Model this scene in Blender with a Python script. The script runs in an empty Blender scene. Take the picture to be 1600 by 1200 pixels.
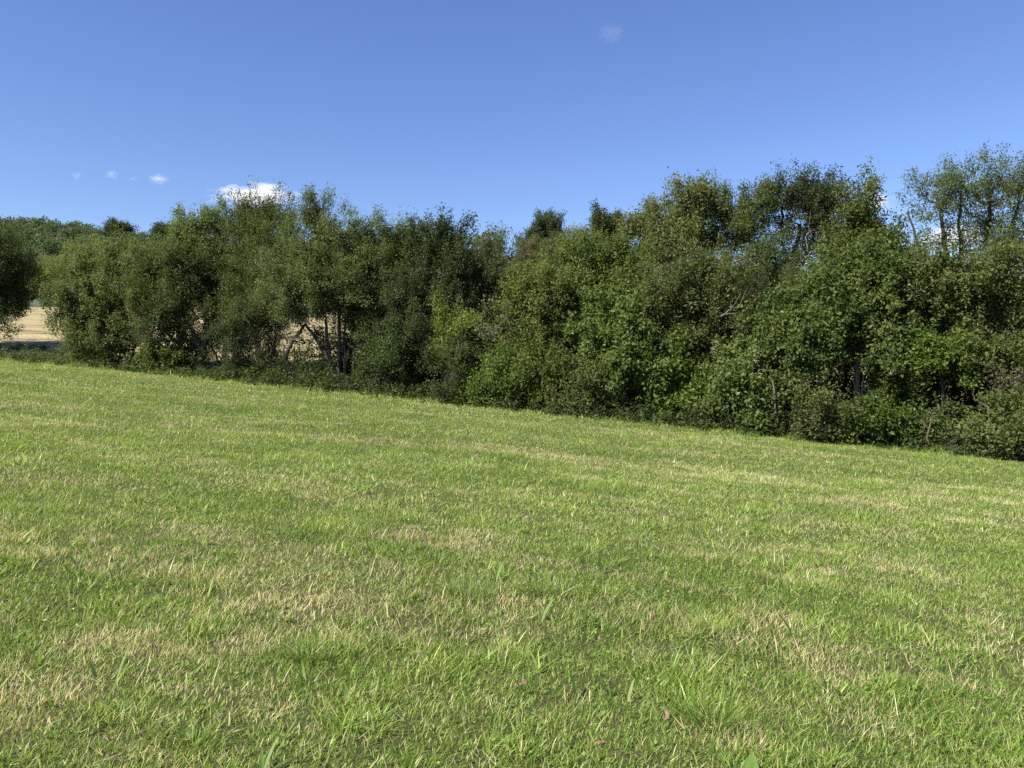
import bpy, math
import numpy as np
from mathutils import Vector

sc = bpy.context.scene
COL = sc.collection
rad = math.radians

# ---------------------------------------------------------------- camera, sky, sun, exposure
F = 1250.0                       # focal length in photo pixels (photo 1600 x 1200)
CAMZ = 1.6
cam = bpy.data.cameras.new('camera')
cam.sensor_width = 36.0
cam.lens = 36.0 * F / 1600.0
cam.clip_start = 0.05
cam.clip_end = 9000.0
camo = bpy.data.objects.new('camera', cam)
camo.location = (0, 0, CAMZ)
camo.rotation_euler = (rad(90), 0, 0)
COL.objects.link(camo)
sc.camera = camo

SUN_EL, SUN_BACK = rad(46), rad(38)          # sun to the left, a little behind the camera
S = Vector((-math.cos(SUN_EL) * math.cos(SUN_BACK), -math.cos(SUN_EL) * math.sin(SUN_BACK), math.sin(SUN_EL)))
world = bpy.data.worlds.new("World")
sc.world = world
world.use_nodes = True
wn = world.node_tree
bg = wn.nodes['Background']
sky = wn.nodes.new('ShaderNodeTexSky')
sky.sky_type = 'NISHITA'
sky.sun_disc = False
sky.sun_elevation = SUN_EL
sky.sun_rotation = rad(232)
sky.altitude = 0
sky.air_density = 1.0
sky.dust_density = 0.35
sky.ozone_density = 3.0
hs = wn.nodes.new('ShaderNodeHueSaturation')      # the camera's deep blue rendering of a clear sky
hs.inputs['Hue'].default_value = 0.516
hs.inputs['Saturation'].default_value = 1.15
wn.links.new(sky.outputs[0], hs.inputs['Color'])
wn.links.new(hs.outputs[0], bg.inputs[0])
bg.inputs[1].default_value = 0.070

sl = bpy.data.lights.new('sun', 'SUN')
sl.energy = 5.0
sl.angle = rad(0.5)
sl.color = (1.0, 0.94, 0.84)
so = bpy.data.objects.new('sun', sl)
so.rotation_euler = S.to_track_quat('Z', 'Y').to_euler()
COL.objects.link(so)

sc.view_settings.view_transform = 'Standard'
sc.view_settings.look = 'None'
sc.view_settings.exposure = 1.36
sc.view_settings.gamma = 1.0
sc.cycles.use_denoising = False
sc.cycles.max_bounces = 6
sc.cycles.diffuse_bounces = 4
sc.cycles.transmission_bounces = 4
sc.cycles.volume_bounces = 3
sc.cycles.use_fast_gi = False

# ---------------------------------------------------------------- numeric helpers
def hash2(ix, iy, seed):
    h = (ix.astype(np.int64) * 374761393 + iy.astype(np.int64) * 668265263 + seed * 974634777) & 0x7fffffff
    h = ((h ^ (h >> 13)) * 1274126177) & 0x7fffffff
    h = (h ^ (h >> 16)) & 0xffff
    return h / 65535.0

def vnoise(x, y, seed=0):
    ix, iy = np.floor(x), np.floor(y)
    fx, fy = x - ix, y - iy
    fx = fx * fx * (3 - 2 * fx)
    fy = fy * fy * (3 - 2 * fy)
    a, b = hash2(ix, iy, seed), hash2(ix + 1, iy, seed)
    c, d = hash2(ix, iy + 1, seed), hash2(ix + 1, iy + 1, seed)
    return (a * (1 - fx) + b * fx) * (1 - fy) + (c * (1 - fx) + d * fx) * fy

def fbm(x, y, seed=0, o=4):
    s, a, t = 0, 0.5, 0
    for k in range(o):
        s = s + a * vnoise(x * 2 ** k, y * 2 ** k, seed + k)
        t += a
        a *= 0.5
    return s / t

def sstep(a, b, x):
    t = np.clip((x - a) / (b - a), 0, 1)
    return t * t * (3 - 2 * t)

HN = (0.371, 0.928)              # across the hedge, away from the camera
def uv_of(x, y):
    return 0.928 * x - 0.371 * y, HN[0] * x + HN[1] * y - 24.5

def G(x, y):
    """height of the ground"""
    x = np.asarray(x, float)
    y = np.asarray(y, float)
    u, v = uv_of(x, y)
    z = -0.076 * 70 * np.tanh(x / 70) + 0.029 * 90 * np.tanh(y / 90)
    z = z + 0.05 * (vnoise(x / 3.1, y / 3.1, 5) - 0.5) * sstep(2, 8, np.abs(y)) * (v < 0)
    z = z + 0.125 * np.clip(v - 1.0, 0, 52) * sstep(0, 8, v)
    far = sstep(40, 160, v)
    h1 = 92 * np.exp(-(((x + 330) / 260) ** 2 + ((y - 560) / 190) ** 2))
    h2 = 23 * np.exp(-(((x - 30) / 170) ** 2 + ((y - 190) / 80) ** 2))
    z = z + far * (h1 + h2 + 5 * (fbm(x / 60, y / 60, 9) - 0.5))
    return z

def g1(x, y):
    return float(G(np.array([x]), np.array([y]))[0])

def depth_at(px, v):
    t = (px - 800) / F
    return (24.5 + v) / (HN[0] * t + HN[1])

def wpos(px, py, d):
    return np.array([(px - 800) / F * d, d, CAMZ + (600 - py) / F * d])

def on_ground(px, py):
    """the point of the near field seen at a photo pixel"""
    t = (px - 800) / F
    y = CAMZ / ((py - 600) / F - 0.076 * t + 0.029)
    return t * y, y

# ---------------------------------------------------------------- object helpers
def mesh_obj(name, V, faces_list, mat=None, parent=None, fattr=None, pattr=None, smooth=False, loc=None):
    """faces_list: list of (n x k) index arrays. fattr/pattr: dict of float arrays."""
    me = bpy.data.meshes.new(name)
    V = np.asarray(V, np.float32)
    me.vertices.add(len(V))
    me.vertices.foreach_set('co', V.ravel())
    loops = np.concatenate([f.ravel() for f in faces_list]).astype(np.int32)
    tot = np.concatenate([np.full(len(f), f.shape[1], np.int32) for f in faces_list])
    start = np.concatenate([[0], np.cumsum(tot)[:-1]]).astype(np.int32)
    me.loops.add(len(loops))
    me.loops.foreach_set('vertex_index', loops)
    me.polygons.add(len(tot))
    me.polygons.foreach_set('loop_start', start)
    me.polygons.foreach_set('loop_total', tot)
    me.polygons.foreach_set('use_smooth', np.full(len(tot), smooth))
    for k, a in (fattr or {}).items():
        me.attributes.new(k, 'FLOAT', 'FACE').data.foreach_set('value', np.asarray(a, np.float32))
    for k, a in (pattr or {}).items():
        me.attributes.new(k, 'FLOAT', 'POINT').data.foreach_set('value', np.asarray(a, np.float32))
    me.update(calc_edges=True)
    if mat:
        me.materials.append(mat)
    o = bpy.data.objects.new(name, me)
    COL.objects.link(o)
    if parent is not None:
        o.parent = parent
    if loc is not None:
        o.location = loc
    return o

def tag(o, label=None, cat=None, group=None, kind=None):
    if label: o['label'] = label
    if cat: o['category'] = cat
    if group: o['group'] = group
    if kind: o['kind'] = kind
    return o

def empty(name, loc):
    o = bpy.data.objects.new(name, None)
    o.location = loc
    COL.objects.link(o)
    return o

# ---------------------------------------------------------------- materials
def nodes_mat(name):
    m = bpy.data.materials.new(name)
    m.use_nodes = True
    nt = m.node_tree
    nt.nodes.clear()
    out = nt.nodes.new('ShaderNodeOutputMaterial')
    return m, nt, out

def ramp(nt, fac, stops):
    r = nt.nodes.new('ShaderNodeValToRGB')
    el = r.color_ramp.elements
    while len(el) < len(stops):
        el.new(0.5)
    for e, (p, c) in zip(el, stops):
        e.position = p
        e.color = (*c, 1)
    nt.links.new(fac, r.inputs[0])
    return r.outputs[0]

def attr(nt, name):
    a = nt.nodes.new('ShaderNodeAttribute')
    a.attribute_name = name
    return a.outputs['Fac']

def mixc(nt, fac, a, b, mode='MIX'):
    m = nt.nodes.new('ShaderNodeMix')
    m.data_type = 'RGBA'
    m.blend_type = mode
    for s, val in ((m.inputs[0], fac), (m.inputs[6], a), (m.inputs[7], b)):
        if isinstance(val, (int, float)):
            s.default_value = val
        elif isinstance(val, tuple):
            s.default_value = (*val, 1)
        else:
            nt.links.new(val, s)
    return m.outputs[2]

def noise(nt, scale, detail=4, rough=0.55, vec=None, dist=0.0):
    n = nt.nodes.new('ShaderNodeTexNoise')
    n.inputs['Scale'].default_value = scale
    n.inputs['Detail'].default_value = detail
    n.inputs['Roughness'].default_value = rough
    n.inputs['Distortion'].default_value = dist
    if vec is not None:
        nt.links.new(vec, n.inputs['Vector'])
    return n.outputs['Fac']

def leafy(nt, out, col, trans=0.35, rough=0.45, spec=0.35, tcol_gain=1.35):
    p = nt.nodes.new('ShaderNodeBsdfPrincipled')
    nt.links.new(col, p.inputs['Base Color'])
    p.inputs['Roughness'].default_value = rough
    p.inputs['Specular IOR Level'].default_value = spec
    t = nt.nodes.new('ShaderNodeBsdfTranslucent')
    tc = mixc(nt, 1.0, col, (tcol_gain, tcol_gain, tcol_gain * 0.55), 'MULTIPLY')
    nt.links.new(tc, t.inputs['Color'])
    mx = nt.nodes.new('ShaderNodeMixShader')
    mx.inputs[0].default_value = trans
    nt.links.new(p.outputs[0], mx.inputs[1])
    nt.links.new(t.outputs[0], mx.inputs[2])
    nt.links.new(mx.outputs[0], out.inputs['Surface'])

def leaf_mat(name, dark, mid, light, odd, trans=0.46, spec=0.2, rough=0.5):
    m, nt, out = nodes_mat(name)
    col = ramp(nt, attr(nt, 'tint'), [(0.0, dark), (0.45, mid), (0.9, light), (1.0, odd)])
    oi = nt.nodes.new('ShaderNodeObjectInfo')          # every tree has a green of its own
    h = nt.nodes.new('ShaderNodeHueSaturation')
    for sock, lo, hi in (('Hue', .493, .511), ('Value', .88, 1.14), ('Saturation', .88, 1.06)):
        mr = nt.nodes.new('ShaderNodeMapRange')
        mr.inputs['To Min'].default_value = lo
        mr.inputs['To Max'].default_value = hi
        w1 = nt.nodes.new('ShaderNodeMath'); w1.operation = 'MULTIPLY'; w1.inputs[1].default_value = {'Hue': 7.3, 'Value': 1.0, 'Saturation': 3.7}[sock]
        w2 = nt.nodes.new('ShaderNodeMath'); w2.operation = 'FRACT'
        nt.links.new(oi.outputs['Random'], w1.inputs[0]); nt.links.new(w1.outputs[0], w2.inputs[0]); nt.links.new(w2.outputs[0], mr.inputs['Value'])
        nt.links.new(mr.outputs[0], h.inputs[sock])
    nt.links.new(col, h.inputs['Color'])
    leafy(nt, out, h.outputs[0], trans, rough, spec)
    return m

LM = {
    'willow': leaf_mat('willow_leaf', (0.055, 0.076, 0.026), (0.088, 0.113, 0.037), (0.135, 0.160, 0.054), (0.190, 0.183, 0.067)),
    'sallow': leaf_mat('sallow_leaf', (0.070, 0.102, 0.026), (0.108, 0.146, 0.038), (0.152, 0.188, 0.056), (0.213, 0.218, 0.077)),
    'pale': leaf_mat('pale_leaf', (0.096, 0.131, 0.035), (0.135, 0.172, 0.049), (0.179, 0.218, 0.067), (0.224, 0.228, 0.086)),
    'oak': leaf_mat('oak_leaf', (0.045, 0.072, 0.017), (0.075, 0.106, 0.025), (0.124, 0.149, 0.035), (0.204, 0.172, 0.058)),
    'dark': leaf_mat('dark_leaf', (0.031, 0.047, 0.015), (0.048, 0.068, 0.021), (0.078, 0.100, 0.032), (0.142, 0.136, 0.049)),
    'green': leaf_mat('green_leaf', (0.061, 0.100, 0.020), (0.096, 0.143, 0.028), (0.139, 0.188, 0.044), (0.199, 0.194, 0.058)),
    'yellow': leaf_mat('yellow_leaf', (0.078, 0.108, 0.021), (0.117, 0.154, 0.032), (0.157, 0.193, 0.049), (0.190, 0.197, 0.067)),
    'olive': leaf_mat('olive_leaf', (0.065, 0.088, 0.024), (0.096, 0.120, 0.032), (0.140, 0.160, 0.047), (0.202, 0.172, 0.067)),
    'brown': leaf_mat('brown_leaf', (0.068, 0.062, 0.034), (0.105, 0.094, 0.052), (0.138, 0.123, 0.069), (0.110, 0.116, 0.050)),
    'far': leaf_mat('hazed_far_leaf', (0.040, 0.062, 0.027), (0.062, 0.088, 0.037), (0.090, 0.119, 0.052), (0.121, 0.132, 0.067)),  # distance haze is put into this leaf colour: lighter, greyer green
    'grey': leaf_mat('grey_leaf', (0.096, 0.113, 0.053), (0.135, 0.149, 0.073), (0.169, 0.183, 0.086), (0.202, 0.194, 0.097)),
}

def bark_mat(name, a, b):
    m, nt, out = nodes_mat(name)
    tc = nt.nodes.new('ShaderNodeTexCoord')
    mp = nt.nodes.new('ShaderNodeMapping')
    mp.inputs['Scale'].default_value = (1, 1, 0.3)
    nt.links.new(tc.outputs['Object'], mp.inputs[0])
    f = noise(nt, 14, 5, 0.65, mp.outputs[0])
    col = ramp(nt, f, [(0.3, a), (0.7, b)])
    p = nt.nodes.new('ShaderNodeBsdfPrincipled')
    nt.links.new(col, p.inputs['Base Color'])
    p.inputs['Roughness'].default_value = 0.9
    bm = nt.nodes.new('ShaderNodeBump')
    bm.inputs['Strength'].default_value = 0.6
    bm.inputs['Distance'].default_value = 0.03
    nt.links.new(f, bm.inputs['Height'])
    nt.links.new(bm.outputs[0], p.inputs['Normal'])
    nt.links.new(p.outputs[0], out.inputs['Surface'])
    return m

BARK = bark_mat('shaded_dark_bark', (.020, .017, .013), (.050, .044, .035))  # dark bark, darkened further: shade under the crowns is put into its colour
BARKP = bark_mat('pale_bark', (.05, .045, .036), (.17, .155, .125))
DEAD = bark_mat('dead_wood', (.07, .06, .046), (.16, .14, .11))
DEADB = bark_mat('brown_dead_wood', (.05, .040, .028), (.10, .082, .06))

# ground material: dry thatch under the blades of the meadow
def meadow_mat():
    m, nt, out = nodes_mat('meadow_thatch')
    g = nt.nodes.new('ShaderNodeNewGeometry')
    f1 = noise(nt, 9.0, 6, 0.7, g.outputs['Position'])
    f2 = noise(nt, 60.0, 4, 0.7, g.outputs['Position'])
    c1 = ramp(nt, f2, [(0.32, (.036, .031, .015)), (0.56, (.10, .095, .04)), (0.76, (.20, .175, .088))])
    c2 = ramp(nt, f2, [(0.32, (.026, .038, .011)), (0.60, (.075, .105, .028)), (0.8, (.13, .155, .05))])
    fa = ramp(nt, f1, [(0.42, (0, 0, 0)), (0.62, (1, 1, 1))])
    col = mixc(nt, fa, c2, c1)
    col = mixc(nt, attr(nt, 'dry'), col, c1)
    p = nt.nodes.new('ShaderNodeBsdfPrincipled')
    nt.links.new(col, p.inputs['Base Color'])
    p.inputs['Roughness'].default_value = 0.95
    p.inputs['Specular IOR Level'].default_value = 0.1
    bm = nt.nodes.new('ShaderNodeBump')
    bm.inputs['Distance'].default_value = 0.03
    nt.links.new(f2, bm.inputs['Height'])
    nt.links.new(bm.outputs[0], p.inputs['Normal'])
    nt.links.new(p.outputs[0], out.inputs['Surface'])
    return m

def hay_mat():
    m, nt, out = nodes_mat('mown_hay')
    g = nt.nodes.new('ShaderNodeNewGeometry')
    mp = nt.nodes.new('ShaderNodeMapping')
    mp.inputs['Rotation'].default_value = (0, 0, rad(14))
    mp.inputs['Scale'].default_value = (0.35, 1.0, 1.0)
    nt.links.new(g.outputs['Position'], mp.inputs[0])
    f1 = noise(nt, 0.55, 6, 0.72, mp.outputs[0], 0.6)
    f2 = noise(nt, 6.0, 5, 0.7, g.outputs['Position'])
    c = ramp(nt, f1, [(0.38, (.10, .082, .04)), (0.46, (.24, .20, .11)), (0.62, (.35, .295, .175))])
    c2 = ramp(nt, f2, [(0.3, (.55, .52, .42)), (0.6, (1, 1, 1))])
    col = mixc(nt, 1.0, c, c2, 'MULTIPLY')
    p = nt.nodes.new('ShaderNodeBsdfPrincipled')
    nt.links.new(col, p.inputs['Base Color'])
    p.inputs['Roughness'].default_value = 0.95
    p.inputs['Specular IOR Level'].default_value = 0.1
    bm = nt.nodes.new('ShaderNodeBump')
    bm.inputs['Distance'].default_value = 0.25
    nt.links.new(f1, bm.inputs['Height'])
    bm2 = nt.nodes.new('ShaderNodeBump')
    bm2.inputs['Distance'].default_value = 0.06
    nt.links.new(f2, bm2.inputs['Height'])
    nt.links.new(bm.outputs[0], bm2.inputs['Normal'])
    nt.links.new(bm2.outputs[0], p.inputs['Normal'])
    nt.links.new(p.outputs[0], out.inputs['Surface'])
    return m

def hill_mat():
    m, nt, out = nodes_mat('hill_scrub')
    g = nt.nodes.new('ShaderNodeNewGeometry')
    f1 = noise(nt, 0.045, 6, 0.65, g.outputs['Position'])
    f2 = noise(nt, 0.8, 6, 0.75, g.outputs['Position'])
    c = ramp(nt, f1, [(0.35, (.05, .075, .028)), (0.5, (.085, .095, .04)), (0.62, (.15, .12, .075))])
    c2 = ramp(nt, f2, [(0.3, (.45, .45, .4)), (0.65, (1, 1, 1))])
    col = mixc(nt, 1.0, c, c2, 'MULTIPLY')
    p = nt.nodes.new('ShaderNodeBsdfPrincipled')
    nt.links.new(col, p.inputs['Base Color'])
    p.inputs['Roughness'].default_value = 0.95
    p.inputs['Specular IOR Level'].default_value = 0.1
    bm = nt.nodes.new('ShaderNodeBump')
    bm.inputs['Distance'].default_value = 1.2
    nt.links.new(f2, bm.inputs['Height'])
    nt.links.new(bm.outputs[0], p.inputs['Normal'])
    nt.links.new(p.outputs[0], out.inputs['Surface'])
    return m

# ---------------------------------------------------------------- dry patches of the meadow (measured from the photo, laid on the ground)
PATCH = [  # px, py, half width px, half height px, strength
    (700, 845, 110, 16, 1.0), (1330, 784, 95, 10, .95), (1190, 748, 90, 8, .6), (780, 703, 120, 7, .75), (560, 686, 110, 6, .7),
    (930, 722, 90, 7, .7), (60, 634, 90, 6, .7), (330, 668, 140, 7, .5), (920, 798, 70, 7, .7), (1010, 806, 40, 7, .6),
    (470, 950, 130, 40, .9), (330, 990, 110, 45, .9), (210, 1010, 90, 40, .85), (60, 1080, 110, 70, .8), (560, 985, 60, 30, .6),
    (1190, 965, 70, 22, .85), (1290, 1040, 60, 35, .7), (1080, 860, 70, 14, .5), (1130, 1150, 60, 30, .6), (1000, 1010, 60, 30, .4),
    (130, 750, 90, 10, .45), (250, 720, 120, 9, .45), (680, 770, 60, 8, .5), (1400, 880, 80, 14, .4), (1560, 1000, 60, 40, .5),
    (1240, 900, 60, 12, .5), (1450, 780, 60, 8, .5), (860, 775, 60, 7, .45), (560, 850, 30, 10, .6), (1050, 680, 90, 5, .4),
    (470, 1100, 110, 40, .45), (250, 1160, 120, 50, .55), (800, 880, 50, 10, .4), (1350, 1120, 60, 40, .4), (700, 1120, 80, 40, .3),
]
_PW = []
for px, py, hw, hh, s in PATCH:
    cx, cy = on_ground(px, py)
    _, y0 = on_ground(px, py + hh)
    _, y1 = on_ground(px, py - hh)
    _PW.append((cx, cy, hw / F * cy, max(0.15, (y1 - y0) / 2), s))

def dry_at(x, y):
    w = (fbm(x / 0.9, y / 0.9, 21) - 0.5) * 1.6
    m = np.zeros_like(x)
    for cx, cy, rx, ry, s in _PW:
        q = ((x - cx) / rx) ** 2 + ((y - cy) / ry) ** 2
        m = np.maximum(m, s * (1 - sstep(0.1, 1.9, q + w)))
    su, sv = uv_of(x, y)
    streak = sstep(0.54, 0.72, fbm(su / 2.4, sv / 0.5, 31)) * 0.5
    fine = sstep(0.55, 0.8, fbm(x / 0.28, y / 0.28, 41)) * 0.5
    brk = sstep(0.30, 0.56, 0.5 * vnoise(x / 0.12, y / 0.12, 51) + 0.5 * vnoise(x / 0.34, y / 0.22, 52))
    return np.clip(np.maximum(m * .9, streak) * (0.12 + 0.95 * brk) + 0.45 * fine * (0.3 + 0.7 * brk), 0, 1)

def lush_at(x, y):
    return sstep(0.5, 0.72, fbm(x / 1.3 + 7, y / 1.3, 61))

# ---------------------------------------------------------------- the ground: one sheet in three strips that share their borders
def strip(name, us, vs, mat, dry=False):
    U, Vv = np.meshgrid(us, vs)
    x = 0.928 * U + 0.371 * (Vv + 24.5)
    y = -0.371 * U + 0.928 * (Vv + 24.5)
    z = G(x, y)
    V = np.stack([x, y, z], -1).reshape(-1, 3)
    n, m = len(vs), len(us)
    i = np.arange(n * m).reshape(n, m)
    q = np.stack([i[:-1, :-1], i[:-1, 1:], i[1:, 1:], i[1:, :-1]], -1).reshape(-1, 4)
    pa = {'dry': dry_at(x.ravel(), y.ravel())} if dry else None
    o = mesh_obj(name, V, [q], mat, smooth=True, pattr=pa)
    tag(o, kind='structure')
    return o

us = np.concatenate([np.linspace(-700, -60, 60)[:-1], np.linspace(-60, 60, 241)[:-1], np.linspace(60, 500, 40)])
strip('meadow', us, np.concatenate([np.linspace(-70, -26, 12)[:-1], np.linspace(-26, 0, 105)]), meadow_mat(), True)
strip('hay_field', us, np.linspace(0, 52, 60), hay_mat())
strip('hills', us, np.concatenate([np.linspace(52, 320, 90)[:-1], np.linspace(320, 760, 55)]), hill_mat())

# ---------------------------------------------------------------- tubes and leaves
class Wood:
    def __init__(s):
        s.V, s.F, s.n = [], [], 0
    def tube(s, P, R, k=6):
        P = np.asarray(P, float)
        R = np.asarray(R, float)
        T = np.gradient(P, axis=0)
        T /= np.linalg.norm(T, axis=1)[:, None] + 1e-9
        ref = np.array([0.31, 0.92, 0.2]) if abs(T[0][2]) > 0.8 else np.array([0, 0, 1.0])
        A = np.cross(T, ref)
        A /= np.linalg.norm(A, axis=1)[:, None] + 1e-9
        B = np.cross(T, A)
        a = np.linspace(0, 2 * np.pi, k, endpoint=False)
        V = P[:, None, :] + R[:, None, None] * (np.cos(a)[None, :, None] * A[:, None, :] + np.sin(a)[None, :, None] * B[:, None, :])
        m = len(P)
        i = s.n + np.arange(m * k).reshape(m, k)
        j = np.roll(i, -1, axis=1)
        s.F.append(np.stack([i[:-1], j[:-1], j[1:], i[1:]], -1).reshape(-1, 4))
        s.V.append(V.reshape(-1, 3))
        s.n += m * k
    def sticks(s, A, B, ra, rb):
        """many three-sided tapering twigs at once"""
        if len(A) == 0:
            return
        T = B - A
        T = T / (np.linalg.norm(T, axis=1)[:, None] + 1e-9)
        r = np.cross(T, np.array([0.37, 0.81, 0.45]))
        r /= np.linalg.norm(r, axis=1)[:, None] + 1e-9
        q = np.cross(T, r)
        V = []
        for P, R in ((A, ra), (B, rb)):
            R = np.broadcast_to(np.asarray(R, float), (len(A),))
            for k in range(3):
                c, d = math.cos(2.094 * k), math.sin(2.094 * k)
                V.append(P + R[:, None] * (c * r + d * q))
        V = np.stack(V, 1)
        i = s.n + np.arange(len(A) * 6).reshape(-1, 6)
        for k in range(3):
            l = (k + 1) % 3
            s.F.append(np.stack([i[:, k], i[:, l], i[:, 3 + l], i[:, 3 + k]], -1))
        s.V.append(V.reshape(-1, 3))
        s.n += len(A) * 6
    def build(s, name, mat, parent, org):
        if not s.V:
            return None
        return mesh_obj(name, np.concatenate(s.V) - org, [np.concatenate(s.F)], mat, parent, smooth=True)

def leaf_mesh(name, C, ax, nr, L, W, tint, mat, parent, org):
    """diamond leaves folded a little along the midrib"""
    b = np.cross(nr, ax)
    b /= np.linalg.norm(b, axis=1)[:, None] + 1e-9
    n2 = np.cross(ax, b)
    hL, hW = (L / 2)[:, None], (W / 2)[:, None]
    up = n2 * (W * 0.18)[:, None]
    V = np.stack([C - ax * hL, C - ax * hL * 0.1 + b * hW + up, C + ax * hL, C - ax * hL * 0.1 - b * hW + up], 1).reshape(-1, 3) - org
    q = np.arange(len(C) * 4).reshape(-1, 4)
    # two triangles so that the fold is real
    tr = np.concatenate([q[:, [0, 1, 2]], q[:, [0, 2, 3]]])
    return mesh_obj(name, V, [tr], mat, parent, fattr={'tint': np.concatenate([tint, tint])})

SPREAD = 1.0

DROP = 9.0                       # photo pixels

def unit(a):
    return a / (np.linalg.norm(a, axis=1)[:, None] + 1e-9)

def bend(P, rng, amp, n=7):
    """resample a polyline as a smooth wandering limb"""
    P = np.asarray(P, float)
    if len(P) == 2:
        P = np.array([P[0], (P[0] + P[1]) / 2, P[1]])
    t = np.linspace(0, len(P) - 1, n)
    k = np.clip(t.astype(int), 0, len(P) - 2)
    f = t - k
    p0, p1, p2, p3 = P[np.maximum(k - 1, 0)], P[k], P[k + 1], P[np.minimum(k + 2, len(P) - 1)]
    f = f[:, None]
    Q = 0.5 * (2 * p1 + (p2 - p0) * f + (2 * p0 - 5 * p1 + 4 * p2 - p3) * f ** 2 + (3 * p1 - p0 - 3 * p2 + p3) * f ** 3)
    w = rng.normal(0, amp, Q.shape)
    w[0] = 0
    return Q + w

def tree(name, label, cat, v, base, lobes, stems=None, kind='willow', dens=1.0, L=0.095, WR=0.52, wood=BARK, seed=0, airy=0.0,
         group=None, spike=0.0, clump=1.0, limb_r=0.05, d=None, ground_z=None, bare=None, depth=0.8, unit_m=None, shoots=1.0):
    """lobes: (px, py, rx, ry[, depth offset m]) crown masses as measured in the photo, turned into real masses at the tree's distance.
    stems: lists of (px, py, radius m[, depth offset]) from the ground up."""
    rng = np.random.default_rng(seed)
    if unit_m is None:                         # leaf size and shape follow the species
        L, WR = {'willow': (.090, .40), 'pale': (.090, .42), 'sallow': (.100, .50), 'oak': (.118, .60), 'green': (.125, .66), 'dark': (.088, .52),
                 'olive': (.098, .55), 'yellow': (.10, .5)}.get(kind, (L, WR))
    if d is None:
        d = depth_at(base, v)
    bx, by = (base - 800) / F * d, d
    bz = g1(bx, by)
    org = np.array([bx, by, bz])
    root = empty(name, org)
    tag(root, label, cat, group)
    mpp = d / F
    U = unit_m or 1.0
    wd = Wood()
    # stems
    nodes, ends = [], []
    for st in (stems or []):
        P, R = [], []
        for q in st:
            dv = q[3] if len(q) > 3 else 0.0
            P.append(wpos(q[0], q[1], d) + np.array([0, dv, 0]))
            R.append(q[2])
        P = np.array(P)
        if P[0][2] < bz + 0.9:
            P[0][2] = g1(P[0][0], P[0][1]) - 0.15
        n = max(7, 3 * len(P))
        Q = bend(P, rng, 0.025 * U, n)
        R = np.interp(np.linspace(0, len(R) - 1, n), np.arange(len(R)), R)
        R[0] *= 1.35
        wd.tube(Q, R, 7)
        nodes.append(Q[n // 3:])
    C, RR = [], []
    for k, lb in enumerate(lobes):
        dv = lb[4] if len(lb) > 4 else rng.uniform(-0.7, 0.7) * U
        rx, rz = lb[2] * mpp * SPREAD, lb[3] * mpp * SPREAD
        C.append(wpos(lb[0], lb[1], d) + np.array([0, dv, -(DROP if lb[1] < 470 and U == 1 else 2.0) * mpp]))
        RR.append((rx, depth * (rx + rz) / 2, rz))
    # smaller masses between neighbouring ones, so that the crown closes
    n0 = len(C)
    for k in range(n0):
        dk = [np.linalg.norm(C[k] - C[m]) for m in range(n0)]
        for m in np.argsort(dk)[1:3]:
            if m > k and dk[m] < 1.1 * (RR[k][0] + RR[m][0]):
                q = rng.uniform(.4, .6)
                C.append(C[k] * q + C[m] * (1 - q) + rng.normal(0, .12, 3) * U + np.array([0, -.15 * U, -.1 * U]))
                RR.append(tuple(.62 * (np.array(RR[k]) + np.array(RR[m])) / 2))
    C, RR = np.array(C), np.array(RR)
    if not nodes:
        # a few stems from the ground into the lowest lobes
        for k in range(min(4, 1 + len(lobes) // 2)):
            c = C[np.argsort(C[:, 2])[k % len(C)]]
            top = c + rng.normal(0, 0.2 * U, 3)
            b0 = org + np.array([rng.normal(0, 0.18 * U), rng.normal(0, 0.18 * U), -0.1])
            mid = (b0 * 0.55 + top * 0.45) + np.array([(b0[0] - top[0]) * 0.12, 0, 0.15])
            Q = bend([b0, mid, top], rng, 0.03 * U, 8)
            wd.tube(Q, np.linspace(limb_r * 1.3, limb_r * 0.5, 8), 6)
            nodes.append(Q[3:])
    NP = np.concatenate(nodes)
    tw_a, tw_b, lf_c, lf_t, lf_cl, lf_o = [], [], [], [], [], []
    order = np.argsort(C[:, 2])
    for k in order:
        c, r = C[k], RR[k]
        # limb from the nearest lower node into the lobe
        dd = np.linalg.norm(NP - c, axis=1) + 1.2 * np.maximum(0, NP[:, 2] - c[2] + 0.2)
        s0 = NP[np.argmin(dd)]
        lim = bend([s0, (s0 + c) / 2 + np.array([0, 0, -0.12 * np.linalg.norm(c - s0)]), c + np.array([0, 0, 0.3 * r[2]])], rng, 0.04 * U, 8)
        wd.tube(lim, np.linspace(limb_r * 0.8, limb_r * 0.3, 8), 5)
        pts = [lim[3:]]
        NP = np.concatenate([NP, lim[4:]])
        area = math.pi * r[0] * r[2]
        K = int(max(7, 8.0 * (area / U ** 2) ** 0.75 * clump))
        dirs = unit(rng.normal(0, 1, (K, 3)) + np.array([0, -0.15, 0.12]))
        rho = 1.22 * rng.uniform(0.02, 1.0, K) ** 0.48
        sub = c + dirs * rho[:, None] * r
        # branches to the sub clumps
        for sp in sub:
            a = lim[rng.integers(2, 8)]
            br = bend([a, (a + sp) / 2 + rng.normal(0, 0.08 * U, 3), sp], rng, 0.03 * U, 5)
            wd.tube(br, np.linspace(limb_r * 0.3, limb_r * 0.12, 5), 4)
            pts.append(br[1:])
        pts = np.concatenate(pts)
        sr = 0.33 * (r[0] * r[1] * r[2]) ** (1 / 3) * rng.uniform(0.55, 1.5, K)
        nt = int(area / U ** 2 * 33 * dens * (1 - 0.3 * airy)) + 6
        own = rng.integers(0, K, nt)
        off = np.array([.8, .8, 1.6]) * unit(rng.normal(0, 1, (nt, 3))) * (rng.uniform(0.2, 1, nt) ** 0.5)[:, None]
        tp = sub[own] + off * sr[own][:, None]
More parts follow.
